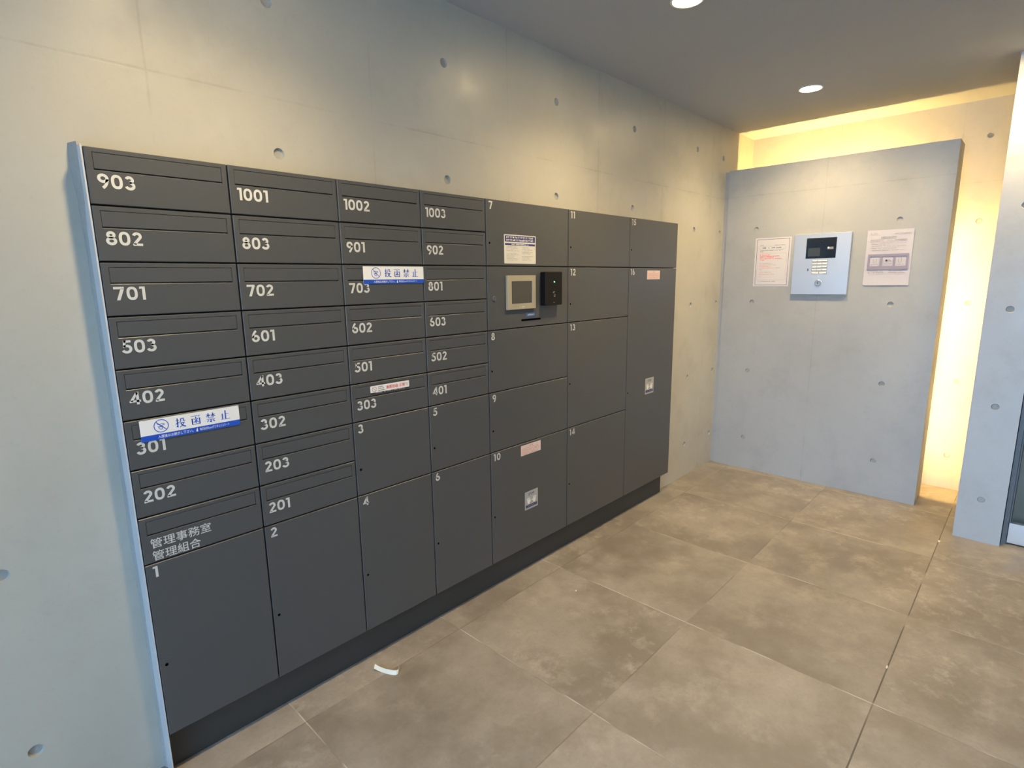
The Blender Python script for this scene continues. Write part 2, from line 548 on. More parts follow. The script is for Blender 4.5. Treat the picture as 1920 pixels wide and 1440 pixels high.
# walls round the camera (out of the picture): right wall, entrance wall with its opening
struct(obj('wall_right', bbox(ENTX, 3.412, RIGHTY - 0.2, RIGHTY, 0.0, CEIL), 'wall'))
OPY0, OPY1, OPZ = -0.95, -2.85, 2.15
bm = bmesh.new()
box(bm, ENTX - 0.2, ENTX, OPY0, WY + 0.5, 0.0, CEIL)
box(bm, ENTX - 0.2, ENTX, RIGHTY - 0.2, OPY1, 0.0, CEIL)
box(bm, ENTX - 0.2, ENTX, OPY1, OPY0, OPZ, CEIL)
struct(obj('wall_entrance', bm, 'pier'))
struct(obj('ground', bbox(-14.0, ENTX - 0.2, -10.0, 8.0, -0.25, -0.02), 'ground'))
struct(obj('wall_daylight_limit', bbox(-9.0, ENTX - 0.2, OPY1 - 0.6, OPY1 - 0.3, -0.02, 3.2), 'pier'))  # added outdoor wall, out of view, limits the daylight from this side
port = bpy.data.lights.new('daylight_opening', 'AREA')
port.shape = 'RECTANGLE'
port.size, port.size_y = OPZ, OPY0 - OPY1
port.cycles.is_portal = True
po = bpy.data.objects.new('daylight_opening', port)
COL.objects.link(po)
po.location = (ENTX - 0.21, (OPY0 + OPY1) / 2, OPZ / 2)
po.rotation_euler = (0, math.radians(-90), 0)

# glass door beside the pier, with the dim lobby behind it
DX = 3.475
bm = bmesh.new()
box(bm, DX - 0.012, DX + 0.09, -1.5425, CYR - 0.003, 0.0, CEIL)
box(bm, DX - 0.03, DX + 0.09, -2.62, -2.56, 0.0, CEIL)
box(bm, DX - 0.03, DX + 0.09, -2.56, -1.5425, 2.12, CEIL)
frame = struct(obj('door_1', bm, 'darksteel'))
leaf = obj('pane', slab(-2.54, -1.5500, 0.10, 2.10, 0, 0.01), 'glass', frame)
leaf.rotation_euler = (0, 0, math.radians(-90))
leaf.data.transform(Matrix.Scale(-1, 4, (1, 0, 0)))
leaf.location = (DX + 0.005, 0, 0)
obj('bottom_rail', bbox(DX - 0.005, DX + 0.03, -2.555, -1.5455, 0.008, 0.108), 'steel', frame)
obj('edge_seal', bbox(DX + 0.002, DX + 0.020, -1.5495, -1.5440, 0.108, 2.11), 'darksteel', frame)
struct(obj('wall_lobby', bbox(5.2, 5.4, RIGHTY - 0.2, -1.6, 0.0, CEIL), 'char'))  # dark wall colour stands in for the dimness of the lobby
bm = bmesh.new()
box(bm, DX + 0.09, 5.2, -1.60, CYR - 0.03, 0.0, CEIL)
struct(obj('wall_lobby_side', bm, 'pier'))
bm = bmesh.new()
box(bm, 3.412, 5.2, RIGHTY - 0.2, -2.62, 0.0, CEIL)
struct(obj('wall_lobby_far', bm, 'pier'))

# ---------------------------------------------------------------- mailboxes
G = 0.0019
DEEP = 0.44
def mailbox_meshes(w, h):
    bm = bmesh.new()
    a, c = 0.016, 0.0014
    hx0, hx1, hz0, hz1 = a, w - 0.0145, h - 0.0490, h - 0.0118
    loft(bm, [rr(G, w - G, G, h - G, 0.018), rr(G, w - G, G, h - G, c), rr(G + c, w - G - c, G + c, h - G - c, 0),
              rr(hx0 - 0.0006, hx1 + 0.0006, hz0 - 0.0013, hz1 + 0.0006, 0), rr(hx0, hx1, hz0, hz1, 0.0009),
              rr(hx0, hx1, hz0, hz1, 0.0125)])
    flap = slab(hx0 + 0.0005, hx1 - 0.0005, hz0 + 0.0027, hz1 - 0.0005, 0.0006, 0.0115, 0.0008)
    body = bmesh.new()
    loft(body, [rr(0.0004, w - 0.0004, 0.0004, h - 0.0004, 0.0185), rr(0.0004, w - 0.0004, 0.0004, h - 0.0004, DEEP)])
    return bm, flap, body

COLUMNS = [
    ['903', '802', '701', '503', '402', '301', '202', 'office'],
    ['1001', '803', '702', '601', '403', '302', '203', '201'],
    ['1002', '901', '703', '602', '501', '303'],
    ['1003', '902', '801', '603', '502', '401'],
]
WHERE = ['first', 'second', 'third', 'fourth']
for ci, names in enumerate(COLUMNS):
    w, h = CX[ci + 1] - CX[ci], PITCH
    d_bm, f_bm, b_bm = mailbox_meshes(w, h)
    proto = None
    for ri, nm in enumerate(names):
        loc = (CX[ci], 0.0, ROW[ri + 1])
        above = None if ri == 0 else names[ri - 1]
        if nm == 'office':
            lab = 'dark grey mailbox with two lines of white Japanese lettering, above locker 1'
        elif above is None:
            lab = 'dark grey mailbox marked %s, top of the %s mailbox column' % (nm, WHERE[ci])
        else:
            lab = 'dark grey mailbox marked %s directly under mailbox %s' % (nm, above)
            if nm in ('301', '703'):
                lab = 'dark grey mailbox marked %s with a blue and white sticker over its slot' % nm
            if nm == '303':
                lab = 'dark grey mailbox marked 303 with a small red lettered sticker on its flap'
        if proto is None:
            t = thing('mailbox', lab, 'mailbox', loc, 0, 'apartment mailboxes')
            parts = [obj('door', d_bm, 'char', t), obj('body', b_bm, 'carcass', t), obj('slot_flap', f_bm, 'char', t)]
            proto = (t, parts)
        else:
            t = proto[0].copy()
            COL.objects.link(t)
            t.location = loc
            tag(t, lab, 'mailbox', 'apartment mailboxes')
            for p in proto[1]:
                c = p.copy()
                c.parent = t
                COL.objects.link(c)
        if nm == 'office':
            f = text_faces('管理事務室', 0.0195, 0.1590, 0.0385, 0.0645, 0.006) + text_faces('管理組合', 0.0205, 0.1310, 0.0055, 0.0315, 0.006)
            flat('lettering', f, 'number', t, -0.0006)
        else:
            flat('number', number_faces(nm, 0.0190, 0.0368, 0.0305, 0.125), 'number', t, -0.0006)

# ---------------------------------------------------------------- parcel lockers
def locker(nm, c, z0, z1, lab, hole):
    x0, x1 = CX[c], CX[c + 1]
    w, h = x1 - x0, z1 - z0
    t = thing('parcel_locker', lab, 'locker', (x0, 0, z0), 0, 'parcel lockers')
    bm = bmesh.new()
    cc = 0.0014
    loft(bm, [rr(G, w - G, G, h - G, 0.018), rr(G, w - G, G, h - G, cc), rr(G + cc, w - G - cc, G + cc, h - G - cc, 0)])
    d = obj('door', bm, 'char', t)
    bm = bmesh.new()
    loft(bm, [rr(0.0004, w - 0.0004, 0.0004, h - 0.0004, 0.0185), rr(0.0004, w - 0.0004, 0.0004, h - 0.0004, DEEP)])
    obj('body', bm, 'carcass', t)
    flat('number', number_faces(nm, 0.0165, h - 0.0375, 0.0290, 0.24), 'number', d, -0.0006)
    hx, hz = 0.0175, hole - z0
    obj('lock_hole', drum(hx, hz, [(0.0040, 0.0), (0.0040, -0.0005), (0.0028, -0.0005), (0.0024, -0.0002)], 16), 'hole', d)

L = locker
L('1', 0, BOT, ROW[8], 'tall dark grey locker door marked 1 at the bottom left corner', 0.332)
L('2', 1, BOT, ROW[8], 'tall dark grey locker door marked 2 under mailbox 201', 0.331)
L('3', 2, ROW[8], ROW[6], 'small dark grey locker door marked 3 under mailbox 303', 0.702)
L('4', 2, BOT, ROW[8], 'tall dark grey locker door marked 4 under locker 3', 0.332)
L('5', 3, ROW[8], ROW[6], 'small dark grey locker door marked 5 under mailbox 401', 0.703)
L('6', 3, BOT, ROW[8], 'tall dark grey locker door marked 6 under locker 5', 0.332)
L('7', 4, ROW[2], ROW[0], 'wide dark grey locker door marked 7 carrying the navy headed notice', 1.436)
L('8', 4, ROW[6], ROW[4], 'wide dark grey locker door marked 8 under the touch screen panel', 0.946)
L('9', 4, ROW[8], ROW[6], 'wide dark grey locker door marked 9 between lockers 8 and 10', 0.703)
L('10', 4, BOT, ROW[8], 'big dark grey locker door marked 10 with a pink and a hands label', 0.336)
L('11', 5, ROW[2], ROW[0], 'wide dark grey locker door marked 11 at the top, right of locker 7', 1.435)
L('12', 5, ROW[4], ROW[2], 'wide dark grey locker door marked 12 right of the black card reader', 1.188)
L('13', 5, ROW[8], ROW[4], 'large dark grey locker door marked 13 under locker 12', 0.823)
L('14', 5, BOT, ROW[8], 'large dark grey locker door marked 14 under locker 13', 0.338)
L('15', 6, ROW[2], ROW[0], 'wide dark grey locker door marked 15 at the top right corner', 1.438)
L('16', 6, BOT, ROW[2], 'tallest dark grey locker door marked 16 at the right end', 0.701)

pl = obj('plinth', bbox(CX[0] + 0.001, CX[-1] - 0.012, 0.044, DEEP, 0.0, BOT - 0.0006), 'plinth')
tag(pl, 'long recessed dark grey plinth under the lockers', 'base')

# ---------------------------------------------------------------- control unit with touch screen
x0, w, h = CX[4], CX[5] - CX[4], ROW[2] - ROW[4]
Z = ROW[4]
t = thing('control_panel', 'dark grey control panel with a beige framed touch screen and card slot', 'control panel', (x0, 0, Z))
bm = bmesh.new()
loft(bm, [rr(G, w - G, G, h - G, 0.018), rr(G, w - G, G, h - G, 0.0014), rr(G + 0.0014, w - G - 0.0014, G + 0.0014, h - G - 0.0014, 0)])
fp = obj('front_panel', bm, 'char', t)
bm = bmesh.new()
loft(bm, [rr(0.0004, w - 0.0004, 0.0004, h - 0.0004, 0.0185), rr(0.0004, w - 0.0004, 0.0004, h - 0.0004, DEEP)])
obj('body', bm, 'carcass', t)
# champagne frame round the display: ring with a stepped opening
a0, a1, b0, b1 = 1.583 - x0, 1.752 - x0, 1.181 - Z, 1.315 - Z
s0, s1, r0, r1 = 1.607 - x0, 1.730 - x0, 1.2035 - Z, 1.2925 - Z
bm = bmesh.new()
loft(bm, [rr(a0, a1, b0, b1, -0.0002), rr(a0, a1, b0, b1, -0.009), rr(a0 + 0.001, a1 - 0.001, b0 + 0.001, b1 - 0.001, -0.010),
          rr(s0, s1, r0, r1, -0.010), rr(s0 + 0.001, s1 - 0.001, r0 + 0.001, r1 - 0.001, -0.007)])
fr = obj('screen_frame', bm, 'beige', t)
obj('display', slab(s0 + 0.0012, s1 - 0.0012, r0 + 0.0012, r1 - 0.0012, -0.0082, -0.0072, 0.0002), 'screen', fr)
rnd = random.Random(3)
flat('maker_mark', word_line(a0 + 0.070, a0 + 0.102, b0 + 0.0075, 0.0045, rnd), 'cream', fr, -0.0103)
k = obj('key_cylinder', drum(1.518 - x0, 1.228 - Z, [(0.0098, -0.0002), (0.0098, -0.0024), (0.0088, -0.0030), (0.0060, -0.0030), (0.0055, -0.0022)]), 'darksteel', t)
flat('keyway', [rect(1.5174 - x0, 1.5188 - x0, 1.2250 - Z, 1.2310 - Z)], 'carcass', k, -0.0024)
obj('slot_tag', slab(1.700 - x0, 1.757 - x0, 1.1475 - Z, 1.1640 - Z, -0.0008, -0.0001, 0.0002), 'bluetag', t)
flat('tag_lettering', word_line(1.709 - x0, 1.750 - x0, 1.1515 - Z, 0.008, rnd), 'paleink', t, -0.0012)
bm = bmesh.new()
loft(bm, [rr(1.672 - x0, 1.790 - x0, 1.1320 - Z, 1.1392 - Z, -0.0001), rr(1.672 - x0, 1.790 - x0, 1.1320 - Z, 1.1392 - Z, -0.0016),
          rr(1.6735 - x0, 1.7885 - x0, 1.1332 - Z, 1.1380 - Z, -0.0016), rr(1.6735 - x0, 1.7885 - x0, 1.1332 - Z, 1.1380 - Z, -0.0004)])
obj('card_slot', bm, 'hole', t)

t = thing('card_reader', 'black wall mounted card reader with green light beside the touch screen', 'card reader', (1.848, 0, 1.190))
bm = bmesh.new()
A = rrect(-0.0560, 0.0560, 0.0, 0.1395, 0.004)
B = rrect(-0.0545, 0.0545, 0.0015, 0.138, 0.003)
loft(bm, [[(x, -0.0003, z) for x, z in A], [(x, -0.0255, z) for x, z in A], [(x, -0.0275, z) for x, z in B]])
hs = obj('housing', bm, 'black', t)
obj('indicator_lamp', drum(0.002, 0.0975, [(0.0027, -0.0274), (0.0027, -0.0284), (0.0015, -0.0288)], 16), 'green', hs)
f = stroke([(-0.008, 0.052), (0.000, 0.057), (0.004, 0.056)], 0.0022) + stroke([(0.0005, 0.058), (0.0005, 0.050)], 0.0016) \
    + stroke([(0.003, 0.046), (0.007, 0.046), (0.008, 0.038), (0.003, 0.035), (0.000, 0.038), (0.0005, 0.043)], 0.0018)
flat('touch_symbol', f, 'paleink', hs, -0.0278)
flat('maker_mark', [rect(-0.004, 0.004, 0.0105, 0.0125)], 'greyink', hs, -0.0278)

# ---------------------------------------------------------------- stickers on the doors
def no_entry(cx, cz, r, t):
    d = r * 0.70
    return stroke(circle(cx, cz, r, n=40), t, True) + stroke([(cx - d, cz + d), (cx + d, cz - d)], t)
def hand_mail(cx, cz, s):
    """outline of a hand dropping a leaflet"""
    return stroke([(cx - 0.62 * s, cz + 0.30 * s), (cx - 0.1 * s, cz + 0.34 * s), (cx + 0.45 * s, cz + 0.36 * s), (cx + 0.50 * s, cz + 0.14 * s),
                   (cx + 0.18 * s, cz + 0.10 * s), (cx - 0.05 * s, cz - 0.08 * s), (cx - 0.55 * s, cz + 0.02 * s)], 0.085 * s) \
        + stroke([(cx - 0.45 * s, cz - 0.22 * s), (cx + 0.18 * s, cz - 0.12 * s), (cx + 0.08 * s, cz - 0.62 * s), (cx - 0.22 * s, cz - 0.60 * s)], 0.08 * s, True)

# serifed characters drawn stroke by stroke on a 100-unit square: thin level strokes, heavy uprights
def mincho(ch, x0, z0, s):
    V, H, D = 11.0, 4.0, 7.0
    C = {
        '投': [([(8, 74), (40, 74)], H), ([(24, 97), (24, 10), (12, 14)], V), ([(5, 40), (42, 52)], D), ([(55, 90), (55, 68), (46, 56)], D),
              ([(55, 90), (80, 90), (80, 66), (97, 66)], D), ([(46, 46), (84, 46), (66, 18), (42, 3)], D), ([(54, 40), (72, 14), (98, 3)], V * 0.9)],
        '函': [([(6, 92), (90, 92), (74, 80)], H), ([(16, 66), (16, 6), (86, 6)], H * 1.3), ([(16, 68), (16, 6)], V), ([(86, 68), (86, 2)], V),
              ([(52, 84), (52, 24), (42, 28)], V * 0.9), ([(30, 66), (40, 54)], D), ([(74, 66), (60, 52)], D), ([(28, 24), (48, 42)], D), ([(56, 44), (76, 22)], D)],
        '禁': [([(6, 80), (46, 80)], H), ([(27, 98), (27, 52)], V * 0.8), ([(26, 78), (6, 58)], D * 0.9), ([(28, 76), (44, 64)], D * 0.9),
              ([(54, 80), (94, 80)], H), ([(73, 98), (73, 52)], V * 0.8), ([(72, 78), (52, 58)], D * 0.9), ([(74, 76), (96, 58)], D * 0.9),
              ([(24, 46), (76, 46)], H), ([(8, 30), (92, 30)], H), ([(50, 30), (50, 2), (38, 6)], V * 0.9), ([(30, 22), (12, 4)], D), ([(66, 22), (88, 4)], D * 1.2)],
        '止': [([(52, 98), (52, 6)], V * 1.1), ([(52, 60), (88, 60)], H), ([(22, 66), (22, 6)], V), ([(4, 5), (97, 5)], H)],
    }
    out = []
    for pts, t in C[ch]:
        out += stroke([(x0 + p[0] * s / 100, z0 + p[1] * s / 100) for p in pts], t * s / 100)
    return out

def no_flyer(x, z, w, h, band, lab):
    t = thing('no_leaflet_sticker', lab, 'sticker', (x, -0.0010, z), 0, 'blue and white no leaflet stickers')
    obj('sheet', slab(0, w, 0, h, -0.0006, 0.0, 0.0001), 'white', t)
    flat('blue_band', [rect(0, w, 0, band)], 'blue', t, -0.0008)
    zc = band + (h - band) * 0.50
    pic = no_entry(w * 0.197, zc, (h - band) * 0.40, 0.0017)
    flat('picture', pic + hand_mail(w * 0.197, zc, (h - band) * 0.36), 'blue', t, -0.0009)
    f = []
    cs = (h - band) * 0.64
    for i, ch in enumerate('投函禁止'):
        f += mincho(ch, w * (0.327 + 0.1545 * i), band + (h - band) * 0.18, cs)
    flat('lettering', f, 'blue', t, -0.0010)
    f = text_faces('入居後はお剥がし下さい。', w * 0.155, w * 0.50, band * 0.22, band * 0.78, 0.006)
    f += text_faces('株式会社Goodデジタルエステート', w * 0.565, w * 0.88, band * 0.25, band * 0.78, 0.006)
    f += [circle(w * 0.537, band * 0.36, w * 0.0095, band * 0.20, 14), [(w * 0.530, band * 0.5), (w * 0.545, band * 0.5), (w * 0.542, band * 0.92)]]
    flat('small_print', f, 'white', t, -0.0010)

no_flyer(0.315, 0.9255, 0.229, 0.0525, 0.0140, 'blue and white sticker on mailbox 301, lowest sticker on the mailboxes')
no_flyer(0.9500, 1.2920, 0.2325, 0.0540, 0.0130, 'blue and white sticker on mailbox 703, near the top of the third column')

t = thing('no_leaflet_sticker', 'small white sticker with red Japanese lettering on mailbox 303', 'sticker', (0.950, -0.0008, 0.9415))
w, h = 0.152, 0.0265
obj('sheet', rslab(0, w, 0.0045, h, 0.003, -0.0005, 0.0, 0.0001), 'white', t)
flat('black_band', [rrect(0.0005, w - 0.0005, 0, 0.0052, 0.001)], 'blackink', t, -0.0002)
flat('band_print', word_line(0.020, 0.135, 0.0012, 0.0028, rnd), 'paleink', t, -0.0004)
flat('no_entry_mark', no_entry(0.0150, 0.0150, 0.0078, 0.0016), 'rosink', t, -0.0008)
flat('small_print', word_line(0.029, 0.053, 0.0195, 0.0034, rnd) + word_line(0.029, 0.053, 0.0140, 0.0030, rnd) + [rect(0.029, 0.054, 0.0085, 0.0105)], 'greyink', t, -0.0008)
flat('lettering', text_faces('無断投函', 0.0600, 0.1060, 0.0095, 0.0215, 0.010) + text_faces('お断り', 0.1120, 0.1450, 0.0100, 0.0215, 0.008), 'redink', t, -0.0009)

# navy headed notice on locker 7
w, h = 0.1855, 0.1105
t = thing('notice_sticker', 'cream instruction notice with navy heading on locker 7', 'notice', (1.5765, -0.0006, 1.3610))
obj('sheet', rslab(0, w, 0, h, 0.003, -0.0006, 0.0, 0.0001), 'cream', t)
flat('heading_bands', [rect(0.005, w - 0.005, 0.0835, 0.1065), rect(0.005, w - 0.005, 0.0700, 0.0775)], 'navy', t, -0.0008)
f = []
for z_, n_ in ((0.0965, 17), (0.0862, 18)):
    for i in range(n_):
        x_ = 0.013 + i * (w - 0.026) / n_
        f.append(rect(x_, x_ + 0.0058, z_ + rnd.uniform(0, 0.001), z_ + rnd.uniform(0.0058, 0.0075)))
        if rnd.random() < 0.6:
            f.pop()
            f += [rect(x_, x_ + 0.0058, z_ + 0.0045, z_ + 0.0062), rect(x_ + 0.002, x_ + 0.0040, z_, z_ + 0.0072)]
f += word_line(0.042, w - 0.042, 0.0720, 0.0036, rnd)
flat('heading_print', f, 'white', t, -0.0010)
f = []
for xa, xb, zs in ((0.008, 0.085, [0.063, 0.058, 0.053, 0.048, 0.038, 0.033, 0.028, 0.023, 0.018, 0.013]), (0.098, w - 0.008, [0.063, 0.058, 0.053, 0.048, 0.043, 0.038, 0.028, 0.023, 0.018, 0.013])):
    for i, z_ in enumerate(zs):
        f += word_line(xa + (0.0 if i in (0, 4, 6) and False else 0.004), xa + (xb - xa) * rnd.uniform(0.55, 1.0), z_, 0.0026, rnd)
flat('body_print', f, 'paleink', t, -0.0008)

def pink_label(x, z, w, h, lab):
    t = thing('caution_label', lab, 'label', (x, -0.0006, z), 0, 'pink caution labels')
    obj('sheet', slab(0, w, 0, h, -0.0005, 0.0, 0.0001), 'pinkpaper', t)
    f = word_line(w * 0.42, w * 0.62, h * 0.78, h * 0.12, rnd)
    for i in range(5):
        f += word_line(w * 0.05, w * rnd.uniform(0.8, 0.95), h * (0.62 - 0.135 * i), h * 0.06, rnd)
    flat('small_print', f, 'rosink', t, -0.0007)
pink_label(1.660, 0.5580, 0.1285, 0.0450, 'pink label with red small print on locker 10')
pink_label(2.658, 1.2900, 0.1340, 0.0460, 'pink label with red small print on locker 16')

def hand_faces(cx, cz, s, m, tilt):
    f = []
    palm = [(-0.20, -0.48), (0.18, -0.48), (0.30, -0.05), (0.26, 0.12), (-0.26, 0.12), (-0.30, -0.05)]
    f.append(palm)
    for bx, ang, ln in ((-0.22, 16, 0.40), (-0.07, 5, 0.48), (0.08, -6, 0.46), (0.22, -17, 0.36)):
        a = math.radians(90 + ang)
        f += stroke([(bx, 0.05), (bx + ln * math.cos(a), 0.05 + ln * math.sin(a))], 0.11)
    a = math.radians(38)
    f += stroke([(0.20, -0.25), (0.20 + 0.42 * math.cos(a), -0.25 + 0.42 * math.sin(a))], 0.13)
    out = []
    ct, st = math.cos(math.radians(tilt)), math.sin(math.radians(tilt))
    for q in f:
        qq = [(p[0] * m, p[1]) for p in q]
        out.append([(cx + s * (p[0] * ct - p[1] * st), cz + s * (p[0] * st + p[1] * ct)) for p in qq])
    return out

def hands_label(x, z, w, h, lab):
    t = thing('hand_warning_label', lab, 'label', (x, -0.0006, z), 0, 'silver hand warning labels')
    obj('sheet', rslab(0, w, 0, h, 0.002, -0.0005, 0.0, 0.0001), 'silver', t)
    flat('heading', text_faces('STOP', w * 0.28, w * 0.70, h * 0.76, h * 0.90, 0.02), 'navy', t, -0.0007)
    flat('hand_pictures', hand_faces(w * 0.28, h * 0.47, h * 0.36, 1, 8) + hand_faces(w * 0.72, h * 0.47, h * 0.36, -1, -8), 'white', t, -0.0007)
    flat('blue_band', [rect(w * 0.07, w * 0.93, h * 0.10, h * 0.25)], 'navy', t, -0.0007)
    flat('small_print', word_line(w * 0.22, w * 0.85, h * 0.145, h * 0.06, rnd), 'greyink', t, -0.0009)
hands_label(1.682, 0.3050, 0.0860, 0.0830, 'silver label with two white hands on locker 10')
hands_label(2.673, 0.6640, 0.0920, 0.0890, 'silver label with two white hands on locker 16')

# ---------------------------------------------------------------- on the partition: local x runs to the right (-y), front is -x
QR = math.radians(-90)
t = thing('notice_sheet', 'white paper notice with black border and red print left of the intercom', 'notice', (PX - 0.0006, -0.156, 1.234), QR)
w, h = 0.2155, 0.3015
obj('sheet', slab(0, w, 0, h, -0.0006, 0.0, 0.0001), 'paper', t)
bw = 0.0022
flat('border', stroke(rect(0.0115, w - 0.0115, 0.0095, h - 0.0095), bw, True), 'navy', t, -0.0008)
f = word_line(0.030, 0.050, 0.2555, 0.0040, rnd) + word_line(0.118, 0.178, 0.2535, 0.0034, rnd)
f += word_line(0.030, 0.175, 0.2215, 0.0042, rnd) + word_line(0.030, 0.052, 0.2135, 0.0040, rnd) + word_line(0.033, 0.135, 0.0285, 0.0040, rnd)
f += stroke(rrect(0.026, 0.184, 0.2310, 0.2500, 0.004), 0.0008, True)
flat('black_print', f, 'greyink', t, -0.0008)
flat('title', word_line(0.046, 0.086, 0.2365, 0.0065, rnd) + word_line(0.094, 0.160, 0.2365, 0.0065, rnd), 'navy', t, -0.0009)
f = stroke(rrect(0.019, 0.194, 0.0400, 0.2060, 0.014), 0.0010, True)
flat('red_frame', f, 'rosink', t, -0.0008)
f = []
for z_, xe in ((0.1930, 0.100), (0.1855, 0.150), (0.1775, 0.120), (0.1700, 0.165), (0.1620, 0.062)):
    f += word_line(0.032, xe, z_, 0.0043, rnd)
flat('red_print', f, 'redink', t, -0.0008)
f = []
for z_, xe in ((0.1420, 0.105), (0.1320, 0.135), (0.1220, 0.100), (0.1130, 0.160), (0.1030, 0.052), (0.0860, 0.110), (0.0740, 0.128), (0.0590, 0.044)):
    f += word_line(0.032, xe, z_, 0.0038, rnd)
flat('faint_red_print', f, 'rosink', t, -0.0008)

# right-hand laminated sheet, its face gently rippled
t = thing('notice_sheet', 'shiny laminated notice with mauve panel and three pictures right of the intercom', 'notice', (PX - 0.0012, -0.773, 1.239), QR)
w, h = 0.217, 0.303
bm = bmesh.new()
nx, nz = 18, 26
def ripple(u, v):
    return -0.0010 - 0.0016 * (0.5 + 0.5 * math.sin(5.0 * u + 2.2 * v)) * math.exp(-((u - 0.8) / 0.5) ** 2) - 0.0022 * max(0, v - 0.86) / 0.14 * u - 0.0016 * max(0, 0.10 - v) / 0.10
grid = [[bm.verts.new((w * i / nx, ripple(i / nx, j / nz), h * j / nz)) for i in range(nx + 1)] for j in range(nz + 1)]
for j in range(nz):
    for i in range(nx):
        bm.faces.new((grid[j][i], grid[j][i + 1], grid[j + 1][i + 1], grid[j + 1][i])).smooth = True
sh = obj('sheet', bm, 'laminate', t)
YP = -0.0056
m_ = [rect(0.014, 0.206, 0.160, 0.172), rect(0.014, 0.206, 0.088, 0.106), rect(0.014, 0.025, 0.106, 0.160), rect(0.073, 0.085, 0.106, 0.160), rect(0.135, 0.146, 0.106, 0.160), rect(0.195, 0.206, 0.106, 0.160)]
flat('mauve_panel', m_, 'mauve', t, YP)
f = word_line(0.012, 0.048, 0.282, 0.0042, rnd) + word_line(0.125, 0.205, 0.279, 0.0036, rnd)
f += word_line(0.068, 0.150, 0.2600, 0.0060, rnd) + word_line(0.018, 0.190, 0.2450, 0.0050, rnd)
for z_, xe in ((0.2310, 0.195), (0.2240, 0.110), (0.2130, 0.190), (0.2010, 0.150), (0.1900, 0.180)):
    f += word_line(0.020, xe, z_, 0.0032, rnd)
for xa in (0.022, 0.118):
    f += word_line(xa, xa + 0.070, 0.0770, 0.0042, rnd) + word_line(xa, xa + 0.078, 0.0680, 0.0042, rnd)
flat('grey_print', f, 'greyink', t, YP)
f = stroke([(0.042, 0.146), (0.042, 0.128), (0.056, 0.128), (0.056, 0.146)], 0.0016) + word_line(0.032, 0.066, 0.113, 0.0034, rnd)
f += stroke(rect(0.160, 0.174, 0.126, 0.148), 0.0014, True) + word_line(0.152, 0.188, 0.113, 0.0034, rnd) + word_line(0.092, 0.130, 0.116, 0.0034, rnd)
f += stroke([(0.110, 0.137), (0.118, 0.140), (0.126, 0.130)], 0.0030)
f += [[(0.074, 0.131), (0.081, 0.131), (0.081, 0.129), (0.085, 0.132), (0.081, 0.135), (0.081, 0.133), (0.074, 0.133)]]
f += [[(0.134, 0.131), (0.141, 0.131), (0.141, 0.129), (0.145, 0.132), (0.141, 0.135), (0.141, 0.133), (0.134, 0.133)]]
flat('picture_panels', f, 'greyink', t, YP - 0.0002)
flat('dark_dot', [circle(0.104, 0.136, 0.0055, n=20)], 'blackink', t, YP - 0.0002)

# intercom
t = thing('intercom', 'square silver intercom panel with black screen and keypad on the partition', 'intercom', (PX - 0.0003, -0.3935, 1.1865), QR)
w, h, TH = 0.3055, 0.3555, 0.018
fpl = obj('faceplate', slab(0, w, 0, h, -TH, 0.0, 0.0015), 'plate', t)
sc_ = obj('screen_window', slab(0.0700, 0.2315, 0.2120, 0.3305, -TH - 0.0012, -TH + 0.001, 0.0006), 'gloss', fpl)
flat('display', [rect(0.0820, 0.1470, 0.2250, 0.2730)], 'lcd', sc_, -TH - 0.0015)
obj('camera_lens', drum(0.150, 0.3120, [(0.010, -TH - 0.001), (0.010, -TH - 0.002), (0.006, -TH - 0.0032)], 20), 'gloss', sc_)
flat('sensor_bar', [rect(0.186, 0.217, 0.2630, 0.2760)], 'greyink', sc_, -TH - 0.0015)
obj('lamp', drum(0.1905, 0.2725, [(0.0036, -TH - 0.001), (0.0036, -TH - 0.0022), (0.002, -TH - 0.003)], 14), 'whitelamp', sc_)
for i in range(5):
    zz = 0.1905 - 0.0175 * i
    kr = obj('key_row', slab(0.1085, 0.1920, zz, zz + 0.0135, -TH - 0.0016, -TH + 0.001, 0.0006), 'greyink', fpl)
    if i < 4:
        f = []
        for j in range(3):
            f.append(rect(0.1105 + 0.0272 * j, 0.1360 + 0.0272 * j, zz + 0.0032, zz + 0.0118))
    else:
        f = [rect(0.1105, 0.1480, zz + 0.0032, zz + 0.0118), rect(0.1520, 0.1900, zz + 0.0032, zz + 0.0118)]
    flat('keys', f, 'white', kr, -TH - 0.0019)
flat('printed_line', word_line(0.114, 0.176, 0.1040, 0.0040, rnd), 'paper', fpl, -TH - 0.0003)
obj('sensor', slab(0.0850, 0.0920, 0.1385, 0.1530, -TH - 0.0012, -TH + 0.001, 0.0006), 'darksteel', fpl)
lk = obj('key_switch', drum(0.1505, 0.0675, [(0.0190, -TH + 0.001), (0.0190, -TH - 0.0045), (0.0170, -TH - 0.0060), (0.0115, -TH - 0.0060), (0.0105, -TH - 0.0045)]), 'steel', fpl)
flat('keyway', [rect(0.1490, 0.1520, 0.0600, 0.0750)], 'black', lk, -TH - 0.0049)

